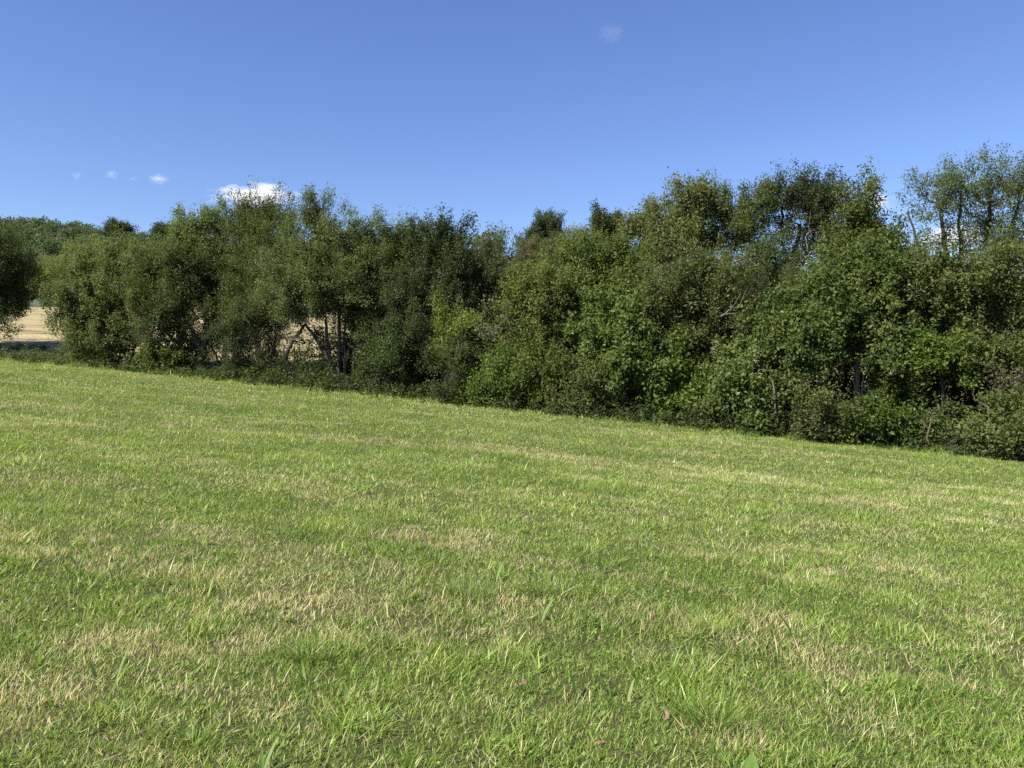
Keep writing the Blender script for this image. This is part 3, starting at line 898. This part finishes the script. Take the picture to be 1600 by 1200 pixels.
def sheet():
    m, nt, out = nodes_mat('teal_sheet')
    g = nt.nodes.new('ShaderNodeNewGeometry')
    c = ramp(nt, noise(nt, 2.0, 4, .6, g.outputs['Position']), [(.3, (.006, .022, .015)), (.7, (.014, .042, .028))])
    p = nt.nodes.new('ShaderNodeBsdfPrincipled')
    nt.links.new(c, p.inputs['Base Color'])
    p.inputs['Roughness'].default_value = .8
    nt.links.new(p.outputs[0], out.inputs['Surface'])
    d = 94.0
    x0 = (64 - 800) / F * d
    nx, ny = 40, 22
    X, Y = np.meshgrid(np.linspace(-2.4, 2.4, nx), np.linspace(-1.2, 1.2, ny))
    e = np.clip(1 - (np.abs(X) / 2.4) ** 3, 0, 1) * np.clip(1 - (np.abs(Y) / 1.2) ** 3, 0, 1)
    Z = e * (.55 + .55 * fbm(X / .8 + 5, Y / .7, 15) + .25 * np.exp(-((X - .5) / .7) ** 2))
    gz = G(X + x0, Y + d)
    gz0 = g1(x0, d)
    V = np.stack([X, Y, gz - gz0 + Z - .05], -1).reshape(-1, 3)
    i = np.arange(nx * ny).reshape(ny, nx)
    q = np.stack([i[:-1, :-1], i[:-1, 1:], i[1:, 1:], i[1:, :-1]], -1).reshape(-1, 4)
    o = mesh_obj('covered_heap', V, [q], m, smooth=True, loc=(x0, d, gz0))
    tag(o, 'dark teal sheet over a low heap at the top edge of the straw field', 'sheet')
sheet()

# --- clouds: real volumes far away
def cloud(label, px, py, rx, ry, dens, seed, scale=3.0, thr=.5, name='cloud'):
    d = 3200.0
    m, nt, out = nodes_mat('cloud_vapour')
    tc = nt.nodes.new('ShaderNodeTexCoord')
    mp = nt.nodes.new('ShaderNodeMapping')
    mp.inputs['Location'].default_value = (seed * 3.7, seed * 1.3, seed * 2.1)
    nt.links.new(tc.outputs['Object'], mp.inputs[0])
    ln = nt.nodes.new('ShaderNodeVectorMath')
    ln.operation = 'LENGTH'
    nt.links.new(tc.outputs['Object'], ln.inputs[0])
    f = noise(nt, scale, 6, .6, mp.outputs[0])
    a = nt.nodes.new('ShaderNodeMath'); a.operation = 'MULTIPLY_ADD'      # noise - k * radius
    nt.links.new(ln.outputs['Value'], a.inputs[0]); a.inputs[1].default_value = -.46
    nt.links.new(f, a.inputs[2])
    mr = nt.nodes.new('ShaderNodeMapRange')
    mr.inputs['From Min'].default_value = thr - .30
    mr.inputs['From Max'].default_value = thr + .05
    mr.inputs['To Min'].default_value = 0
    mr.inputs['To Max'].default_value = dens
    nt.links.new(a.outputs[0], mr.inputs['Value'])
    pv = nt.nodes.new('ShaderNodeVolumePrincipled')
    pv.inputs['Color'].default_value = (.99, .99, .99, 1)
    pv.inputs['Anisotropy'].default_value = .2
    nt.links.new(mr.outputs[0], pv.inputs['Density'])
    nt.links.new(pv.outputs[0], out.inputs['Volume'])
    rng = np.random.default_rng(seed)
    a1, a2 = np.meshgrid(np.linspace(0, 2 * np.pi, 24, endpoint=False), np.linspace(-np.pi / 2, np.pi / 2, 13)[1:-1])
    V = np.stack([np.cos(a2) * np.cos(a1), np.cos(a2) * np.sin(a1), np.sin(a2)], -1).reshape(-1, 3)
    V = np.concatenate([V, [[0, 0, -1], [0, 0, 1]]])
    i = np.arange(11 * 24).reshape(11, 24)
    j = np.roll(i, -1, 1)
    q = np.stack([i[:-1], j[:-1], j[1:], i[1:]], -1).reshape(-1, 4)
    s_, n_ = 11 * 24, 11 * 24 + 1
    caps = np.concatenate([np.stack([np.full(24, s_), j[0], i[0]], -1), np.stack([i[-1], j[-1], np.full(24, n_)], -1)])
    o = mesh_obj(name, V, [q, caps], m, smooth=True, loc=wpos(px, py, d))
    k = d / F
    o.scale = (rx * k, (rx + ry) / 2 * k, ry * k)
    tag(o, label, 'cloud')
cloud('bright white puffy cumulus cloud peeping over the airy topped willow', 402, 307, 90, 28, .05, 1, 3.0, .53)
cloud('tiny white streak of cloud, brightest of the row above the far hill', 249, 280, 20, 9, .02, 2, 1.6, .46)
cloud('faint thin wisp of cloud above the far ridge, left of the white streak', 208, 279, 9, 5, .006, 3, 1.6, .42)
cloud('soft faint patch of cloud in the middle of the row above the far ridge', 175, 273, 13, 9, .007, 4, 1.6, .42)
cloud('leftmost faint slanting wisp in the row of clouds above the far ridge', 120, 274, 9, 8, .007, 5, 1.6, .42)
cloud('single faint wisp of cloud high in the open blue sky', 955, 52, 24, 18, .0022, 6, 1.6, .42)
cloud('white cloud half hidden behind the trees left of the tallest airy tree', 1372, 316, 30, 18, .03, 7, 1.8, .44)
cloud('white cloud glimpsed through the gaps of the tallest airy tree', 1490, 372, 70, 26, .03, 8, 2.0, .44)

# --- grass
def blades(x, y, L, W, az, lean, curl, face, nseg):
    n = len(x)
    z = G(x, y) - .004
    s = np.linspace(0, 1, nseg + 1)
    D = np.stack([np.cos(az), np.sin(az)], 1)
    Sd = np.stack([np.cos(face), np.sin(face)], 1)
    V = np.zeros((n, 2 * nseg + 1, 3), np.float32)
    al = np.zeros((n, 2 * nseg + 1), np.float32)
    c = 0
    for k in range(nseg + 1):
        hx = L * (lean * s[k] + curl * s[k] ** 2)
        hz = L * np.sqrt(np.clip(1 - lean ** 2, .05, 1)) * (s[k] - .42 * curl * s[k] ** 2)
        w = W * .5 * (1 - .55 * s[k] - .1)
        px, py, pz = x + D[:, 0] * hx, y + D[:, 1] * hx, z + hz
        if k < nseg:
            for sg in (-1, 1):
                V[:, c, 0], V[:, c, 1], V[:, c, 2] = px + sg * Sd[:, 0] * w, py + sg * Sd[:, 1] * w, pz
                al[:, c] = s[k]
                c += 1
        else:
            V[:, c, 0], V[:, c, 1], V[:, c, 2] = px, py, pz
            al[:, c] = 1
    b = (np.arange(n) * (2 * nseg + 1))[:, None]
    F3, F4 = [], []
    for k in range(nseg - 1):
        F4.append(b + np.array([2 * k, 2 * k + 1, 2 * k + 3, 2 * k + 2])[None])
    F3.append(b + np.array([2 * nseg - 2, 2 * nseg - 1, 2 * nseg])[None])
    return V.reshape(-1, 3), al.ravel(), (np.concatenate(F4) if F4 else np.zeros((0, 4), int)), np.concatenate(F3), nseg

def grass_material():
    m, nt, out = nodes_mat('meadow_grass')
    t, dr, al = attr(nt, 'tint'), attr(nt, 'dry'), attr(nt, 'along')
    g = ramp(nt, t, [(0, GRASS[0]), (.4, GRASS[1]), (.75, GRASS[2]), (1, GRASS[3])])
    s = ramp(nt, t, [(0, STRAW[0]), (.5, STRAW[1]), (1, STRAW[2])])
    col = mixc(nt, dr, g, s)
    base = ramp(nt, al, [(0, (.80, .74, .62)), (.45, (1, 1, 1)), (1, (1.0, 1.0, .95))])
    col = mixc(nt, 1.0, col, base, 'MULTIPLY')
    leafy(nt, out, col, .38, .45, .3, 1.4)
    return m

GRASS = ((.078, .142, .021), (.180, .268, .046), (.268, .352, .080), (.36, .41, .14))
STRAW = ((.36, .31, .15), (.56, .50, .285), (.70, .645, .43))
GM = grass_material()

def sector(rng, n, d0, d1, half=.80):
    """points in the viewed wedge of the field, uniform on the ground"""
    r = np.sqrt(rng.uniform(d0 ** 2, d1 ** 2, 4 * n))
    w = .76 + 1.5 / r
    r = r[rng.uniform(0, .76 + 1.5 / d0, 4 * n) < w][:n]          # a margin of 1.5 m on both sides of the view
    return rng.uniform(-1, 1, len(r)) * (.76 * r + 1.5), r

def grass():
    rng = np.random.default_rng(11)
    VS, AS, F4S, F3S, TI, DR = [], [], [], [], [], []
    base = 0
    tot = 0
    # d0, d1, blades per m2, segments, length factor, width factor
    for d0, d1, den, nseg, lf, wf in ((1.9, 4.5, 11000, 3, 1.0, 1.0), (4.5, 8, 6200, 2, 1.0, 1.2), (8, 14, 3300, 2, 1.05, 1.65), (14, 22, 1350, 1, 1.1, 2.6), (22, 46, 560, 1, 1.15, 4.0)):
        area = .76 * (d1 ** 2 - d0 ** 2) + 3.0 * (d1 - d0)
        n = int(area * den)
        x, y = sector(rng, n, d0, d1)
        u, v = uv_of(x, y)
        keep = (v < .35) & (rng.uniform(0, 1, n) < .26 + 1.3 * vnoise(x / .15, y / .15, 71))
        x, y, v = x[keep], y[keep], v[keep]
        n = len(x)
        dm = dry_at(x, y)
        lush = lush_at(x, y)
        dry = (rng.uniform(0, 1, n) < .09 + .78 * dm).astype(float)
        tuft = sstep(.60, .82, vnoise(x / .33, y / .33, 72)) * (1 - .7 * dm)
        L = rng.uniform(.022, .046, n) * (1 + .75 * tuft + .3 * lush) * lf * np.where(dry > .5, rng.uniform(.8, 1.35, n), 1)
        L = L * (1 + 3.0 * sstep(-1.1, .2, v + .9 * (vnoise(u[keep] / .8, v / .8, 75) - .5)))
        W = rng.uniform(.0028, .0062, n) * wf * np.where(dry > .5, .75, 1.0) * (1 + .3 * tuft)
        long_ = rng.uniform(0, 1, n) < .028
        L = np.where(long_, L * rng.uniform(1.5, 2.4, n), L)
        W = np.where(long_, W * 1.5, W)
        az = rng.normal(.25, 1.9, n)
        lean = np.clip(np.abs(rng.normal(.52, .30, n)), 0, .97)
        curl = np.abs(rng.normal(.22, .22, n)) * np.where(dry > .5, .4, 1)
        face = rng.uniform(0, np.pi, n)
        V, al, f4, f3, ns = blades(x, y, L, W, az, lean, curl, face, nseg)
        tint = np.clip(.42 + .30 * (fbm(x / .8, y / .8, 81) - .5) * 2 * .6 - .20 * lush + rng.normal(0, .19, n), 0, 1)
        VS.append(V); AS.append(al)
        F4S.append(f4 + base); F3S.append(f3 + base)
        TI.append((np.tile(tint, ns - 1), tint)); DR.append((np.tile(dry, ns - 1), dry))
        base += len(V)
        tot += n
    # cut straws lying flat, and rosettes of small broad leaves
    x, y = sector(rng, 26000, 1.9, 14)
    k = rng.uniform(0, 1, len(x)) < .25 + dry_at(x, y)
    x, y = x[k], y[k]
    n = len(x)
    V, al, f4, f3, ns = blades(x, y, rng.uniform(.04, .11, n), rng.uniform(.002, .0038, n) * (1 + y / 9), rng.uniform(0, 6.28, n), rng.uniform(.9, .985, n), rng.normal(0, .1, n), rng.uniform(0, np.pi, n), 1)
    V[:, 2] += np.repeat(rng.uniform(.008, .04, n), 3)
    VS.append(V); AS.append(al); F4S.append(f4 + base); F3S.append(f3 + base)
    TI.append((np.zeros(0), rng.uniform(.3, 1, n))); DR.append((np.zeros(0), np.ones(n)))
    base += len(V)
    x, y = sector(rng, 520, 1.9, 12)
    k = rng.integers(3, 8, len(x))
    x, y = np.repeat(x, k), np.repeat(y, k)
    n = len(x)
    az = rng.uniform(0, 6.28, n)
    V, al, f4, f3, ns = blades(x + rng.normal(0, .01, n), y + rng.normal(0, .01, n), rng.uniform(.05, .13, n), rng.uniform(.008, .019, n), az, rng.uniform(.35, .9, n), rng.uniform(.1, .45, n), az + np.pi / 2 + rng.normal(0, .3, n), 5)
    t_ = np.clip(rng.normal(.38, .22, n), 0, 1)
    VS.append(V); AS.append(np.maximum(al, .4)); F4S.append(f4 + base); F3S.append(f3 + base)
    TI.append((np.tile(t_, 4), t_)); DR.append((np.zeros(4 * n), np.zeros(n)))
    base += len(V)
    # small flat clover-like leaves between the blades
    x, y = sector(rng, 50000, 1.9, 9)
    k = (rng.uniform(0, 1, len(x)) < .12 + .9 * lush_at(x, y)) & (rng.uniform(0, 1, len(x)) > dry_at(x, y))
    x, y = x[k], y[k]
    n = len(x)
    z = G(x, y) + rng.uniform(.008, .045, n)
    r = rng.uniform(.004, .011, n)
    a = rng.uniform(0, 6.28, n)
    nrm = unit(rng.normal(0, .55, (n, 3)) + np.array([0, 0, 1.0]))
    ax = unit(np.cross(nrm, np.stack([np.cos(a), np.sin(a), a * 0], 1)))
    bx = np.cross(nrm, ax)
    C = np.stack([x, y, z], 1)
    V = np.stack([C - ax * r[:, None], C + bx * r[:, None] * .8, C + ax * r[:, None], C - bx * r[:, None] * .8], 1).reshape(-1, 3)
    q = base + np.arange(4 * n).reshape(-1, 4)
    tint = np.clip(.35 + rng.normal(0, .15, n), 0, 1)
    VS.append(V); AS.append(np.ones(4 * n))
    F4S.append(q); F3S.append(np.zeros((0, 3), int)); TI.append((tint, tint[:0])); DR.append((tint * 0, tint[:0]))
    o = mesh_obj('grass', np.concatenate(VS), [np.concatenate(F4S), np.concatenate(F3S)], GM,
                 fattr={'tint': np.concatenate([a for a, _ in TI] + [b for _, b in TI]), 'dry': np.concatenate([a for a, _ in DR] + [b for _, b in DR])},
                 pattr={'along': np.concatenate(AS)})
    tag(o, 'short mown pasture grass with dry straw coloured patches', 'grass', kind='stuff')
    print('blades', tot)
grass()

# --- single weeds and tufts in the foreground
def weed_material():
    m, nt, out = nodes_mat('weed_leaf')
    col = ramp(nt, attr(nt, 'tint'), [(0, (.035, .075, .014)), (.5, (.085, .15, .030)), (1, (.19, .27, .075))])
    leafy(nt, out, col, .3, .55, .2, 1.3)
    return m
WM = weed_material()

def blade_leaf(P0, dirn, L, W, curl, nrm, m=8, fold=.25):
    """one long broad leaf: a folded strip along a curved midrib; returns V, quads"""
    s = np.linspace(0, 1, m)
    dirn = np.asarray(dirn, float); dirn /= np.linalg.norm(dirn)
    side = np.cross(dirn, nrm); side /= np.linalg.norm(side)
    up = np.cross(side, dirn)
    mid = P0 + np.outer(s, dirn) * L - np.outer(s ** 2, up) * L * curl
    w = W * .5 * (np.sin(np.pi * np.clip(s * .93 + .05, 0, 1)) ** .75)
    w[-1] = .001
    V = np.concatenate([mid - side * w[:, None] + up * (w * fold)[:, None], mid, mid + side * w[:, None] + up * (w * fold)[:, None]])
    i = np.arange(m - 1)
    q = np.concatenate([np.stack([i, i + m, i + m + 1, i + 1], -1), np.stack([i + m, i + 2 * m, i + 2 * m + 1, i + m + 1], -1)])
    return V, q

def weed(name, label, cat, px, py, leaves, group=None):
    """leaves: (azimuth deg, elevation deg, length, width, curl, tint)"""
    x, y = on_ground(px, py)
    org = np.array([x, y, g1(x, y)])
    root = empty(name, org)
    tag(root, label, cat, group)
    for az, el, L, W, cu, ti in leaves:
        a, e = rad(az), rad(el)
        dv = np.array([math.cos(a) * math.cos(e), math.sin(a) * math.cos(e), math.sin(e)])
        nv = np.array([-math.cos(a) * math.sin(e), -math.sin(a) * math.sin(e), math.cos(e)])
        V, q = blade_leaf(np.array([0, 0, -.012]), dv, L * .92, W * .66, cu + .12, nv)
        mesh_obj('leaf', V, [q], WM, root, fattr={'tint': np.full(len(q), .72 * ti)}, smooth=True)

WG = 'broad leaved weeds in the meadow'
weed('dock_plant', 'round pale dock leaf at the bottom edge of the view', 'weed', 1172, 1222, [(70, 58, .13, .10, .25, .75), (160, 25, .07, .04, .2, .4)], WG)
weed('plantain', 'pale ribbed plantain leaf lying flat left of the dead brown leaf', 'weed', 768, 1108, [(20, 22, .12, .038, .1, 1.0), (190, 30, .06, .02, .2, .5)], WG)
weed('plantain', 'dark upright plantain leaf beside a shorter one, in the middle foreground', 'weed', 902, 1092, [(115, 68, .17, .022, .05, .1), (60, 50, .07, .015, .2, .5)], WG)
weed('plantain', 'light upright leaf leaning right, near the middle of the foreground', 'weed', 980, 1100, [(55, 66, .15, .026, .05, 1.0)], WG)
weed('plantain', 'dark arching leaf between the dark upright and the light leaning leaf', 'weed', 955, 1092, [(140, 66, .14, .020, .25, .15), (100, 60, .12, .012, .1, .6)], WG)
weed('plantain', 'light leaf leaning right beyond the dark grass clump, middle distance', 'weed', 845, 972, [(50, 55, .20, .035, .1, .95), (95, 70, .14, .02, .1, .2)], WG)
weed('plantain', 'pale leaf with a bent tip right of the light leaning leaf', 'weed', 962, 955, [(20, 28, .15, .04, .3, 1.0), (120, 50, .09, .02, .2, .4)], WG)
weed('plantain', 'tall dark upright blade standing alone beyond the pale leaf with a bent tip', 'weed', 938, 900, [(95, 84, .22, .028, .02, .05), (30, 40, .09, .02, .2, .5)], WG)
weed('plantain', 'broad light leaf beside a dark rosette at the middle of the field', 'weed', 775, 910, [(60, 60, .19, .03, .08, .9), (10, 35, .12, .025, .2, .3), (170, 40, .12, .02, .2, .3), (110, 55, .13, .02, .2, .1)], WG)
weed('plantain', 'dark pointed leaf leaning left in the dry patch at the left', 'weed', 152, 1060, [(140, 58, .13, .022, .2, .1)], WG)
weed('plantain', 'slender light green leaf standing in the dry patch at the left', 'weed', 180, 1068, [(75, 72, .19, .018, .1, .9)], WG)
weed('plantain', 'wide bladed young plant at the bottom edge left of centre', 'weed', 410, 1212, [(65, 70, .16, .022, .15, .9), (110, 62, .13, .020, .2, .6), (20, 50, .13, .018, .3, .5)], WG)
weed('plantain', 'dark folded leaf near the left edge of the middle field', 'weed', 122, 888, [(140, 50, .17, .035, .2, .1), (90, 60, .16, .02, .1, .4)], WG)
weed('plantain', 'pair of crossing light leaves left of the middle field', 'weed', 215, 880, [(50, 60, .20, .03, .15, .9), (125, 62, .20, .026, .1, .4)], WG)
weed('plantain', 'thin dark leaf leaning left over the dry patch at the right', 'weed', 1238, 990, [(125, 60, .19, .022, .1, .1), (70, 70, .12, .016, .1, .8)], WG)
weed('plantain', 'dark pointed leaf standing right of the big dark grass tuft', 'weed', 1190, 880, [(105, 72, .17, .026, .1, .1)], WG)

TG = 'coarse grass tufts in the foreground'
def tuft(label, px, py, n, hgt, rad_, ti, seed):
    rng = np.random.default_rng(seed)
    x0, y0 = on_ground(px, py)
    x, y = x0 + rng.normal(0, rad_, n), y0 + rng.normal(0, rad_ * .8, n)
    az = np.arctan2(y - y0, x - x0) + rng.normal(0, .6, n)
    L = hgt * rng.uniform(.5, 1.2, n)
    V, al, f4, f3, ns = blades(x, y, L, rng.uniform(.003, .006, n), az, np.clip(np.abs(rng.normal(.4, .2, n)), 0, .9), np.abs(rng.normal(.4, .25, n)), rng.uniform(0, np.pi, n), 5)
    org = np.array([x0, y0, g1(x0, y0)])
    t = np.clip(ti + rng.normal(0, .15, n), 0, 1)
    d = (rng.uniform(0, 1, n) < .06).astype(float)
    o = mesh_obj('grass_tuft', V - org, [f4, f3], GM, fattr={'tint': np.concatenate([np.tile(t, 4), t]), 'dry': np.concatenate([np.tile(d, 4), d])}, pattr={'along': al}, loc=org)
    tag(o, label, 'grass tuft', TG)
tuft('big dark grass tuft right of the dead brown leaf, near the bottom edge', 1115, 1135, 420, .13, .07, .08, 1)
tuft('dark bushy grass clump near the middle of the field', 728, 935, 420, .13, .085, .12, 2)
tuft('arching grass tuft over a dark hollow at the bottom left', 300, 1165, 200, .085, .06, .25, 3)
tuft('light green grass tuft near the right end of the bottom edge', 1285, 1195, 130, .08, .07, .5, 4)
tuft('leafy light green tuft at the bottom left corner dry patch', 545, 1140, 150, .075, .05, .4, 5)
tuft('small dark tuft right of the arching tuft', 480, 1030, 220, .13, .05, .2, 6)
tuft('dark tuft in front of the light leaning leaf, middle distance', 845, 930, 260, .12, .09, .15, 7)
tuft('upright light tuft right of the broad dry patch', 1110, 985, 240, .12, .06, .7, 8)
tuft('loose dark tuft near the left edge of the middle field', 60, 830, 260, .13, .13, .15, 9)
tuft('bright tuft of broad blades right of the arching tuft', 560, 1125, 90, .085, .08, .55, 10)

# dead brown leaves lying on the grass
LB, ntb, outb = nodes_mat('dead_leaf')
pb = ntb.nodes.new('ShaderNodeBsdfPrincipled')
gb = ntb.nodes.new('ShaderNodeNewGeometry')
ntb.links.new(ramp(ntb, noise(ntb, 40, 4, .6, gb.outputs['Position']), [(.3, (.075, .045, .026)), (.7, (.19, .125, .075))]), pb.inputs['Base Color'])
pb.inputs['Roughness'].default_value = .8
ntb.links.new(pb.outputs[0], outb.inputs['Surface'])
def dead_leaf(label, px, py, size, az, seed):
    rng = np.random.default_rng(seed)
    x, y = on_ground(px, py)
    z = g1(x, y) + .035
    m = 22
    a = np.linspace(0, 2 * np.pi, m, endpoint=False)
    r = size * (.62 + .30 * np.cos(2 * a)) * (1 + .18 * np.sin(7 * a)) * rng.uniform(.85, 1.1, m)
    X, Y = r * np.cos(a), r * np.sin(a) * .8
    Z = .35 * size * np.abs(np.sin(a)) + rng.uniform(-.1, .1, m) * size
    V = np.concatenate([np.stack([X, Y, Z], 1), np.stack([X * .5, Y * .5, Z * .3], 1), [[0, 0, 0]]])
    i = np.arange(m); j = (i + 1) % m
    q = np.stack([i, j, j + m, i + m], -1)
    t = np.stack([i + m, j + m, np.full(m, 2 * m)], -1)
    c, s = math.cos(az), math.sin(az)
    V = V @ np.array([[c, s, 0], [-s, c, 0], [0, 0, 1]]) @ np.array([[1, 0, 0], [0, .86, .5], [0, -.5, .86]])
    o = mesh_obj('dead_leaf', V, [q, t], LB, smooth=True, loc=(x, y, z))
    tag(o, label, 'dead leaf', 'dead leaves lying in the grass')
dead_leaf('crumpled brown dead leaf right of the pale flat plantain leaf', 814, 1080, .035, .4, 1)
dead_leaf('dark reddish dead leaf left of the big dark grass tuft', 1040, 1128, .034, 1.5, 2)
dead_leaf('pale brown dead leaf lying below the row of dark and light upright leaves', 938, 1172, .022, .2, 3)
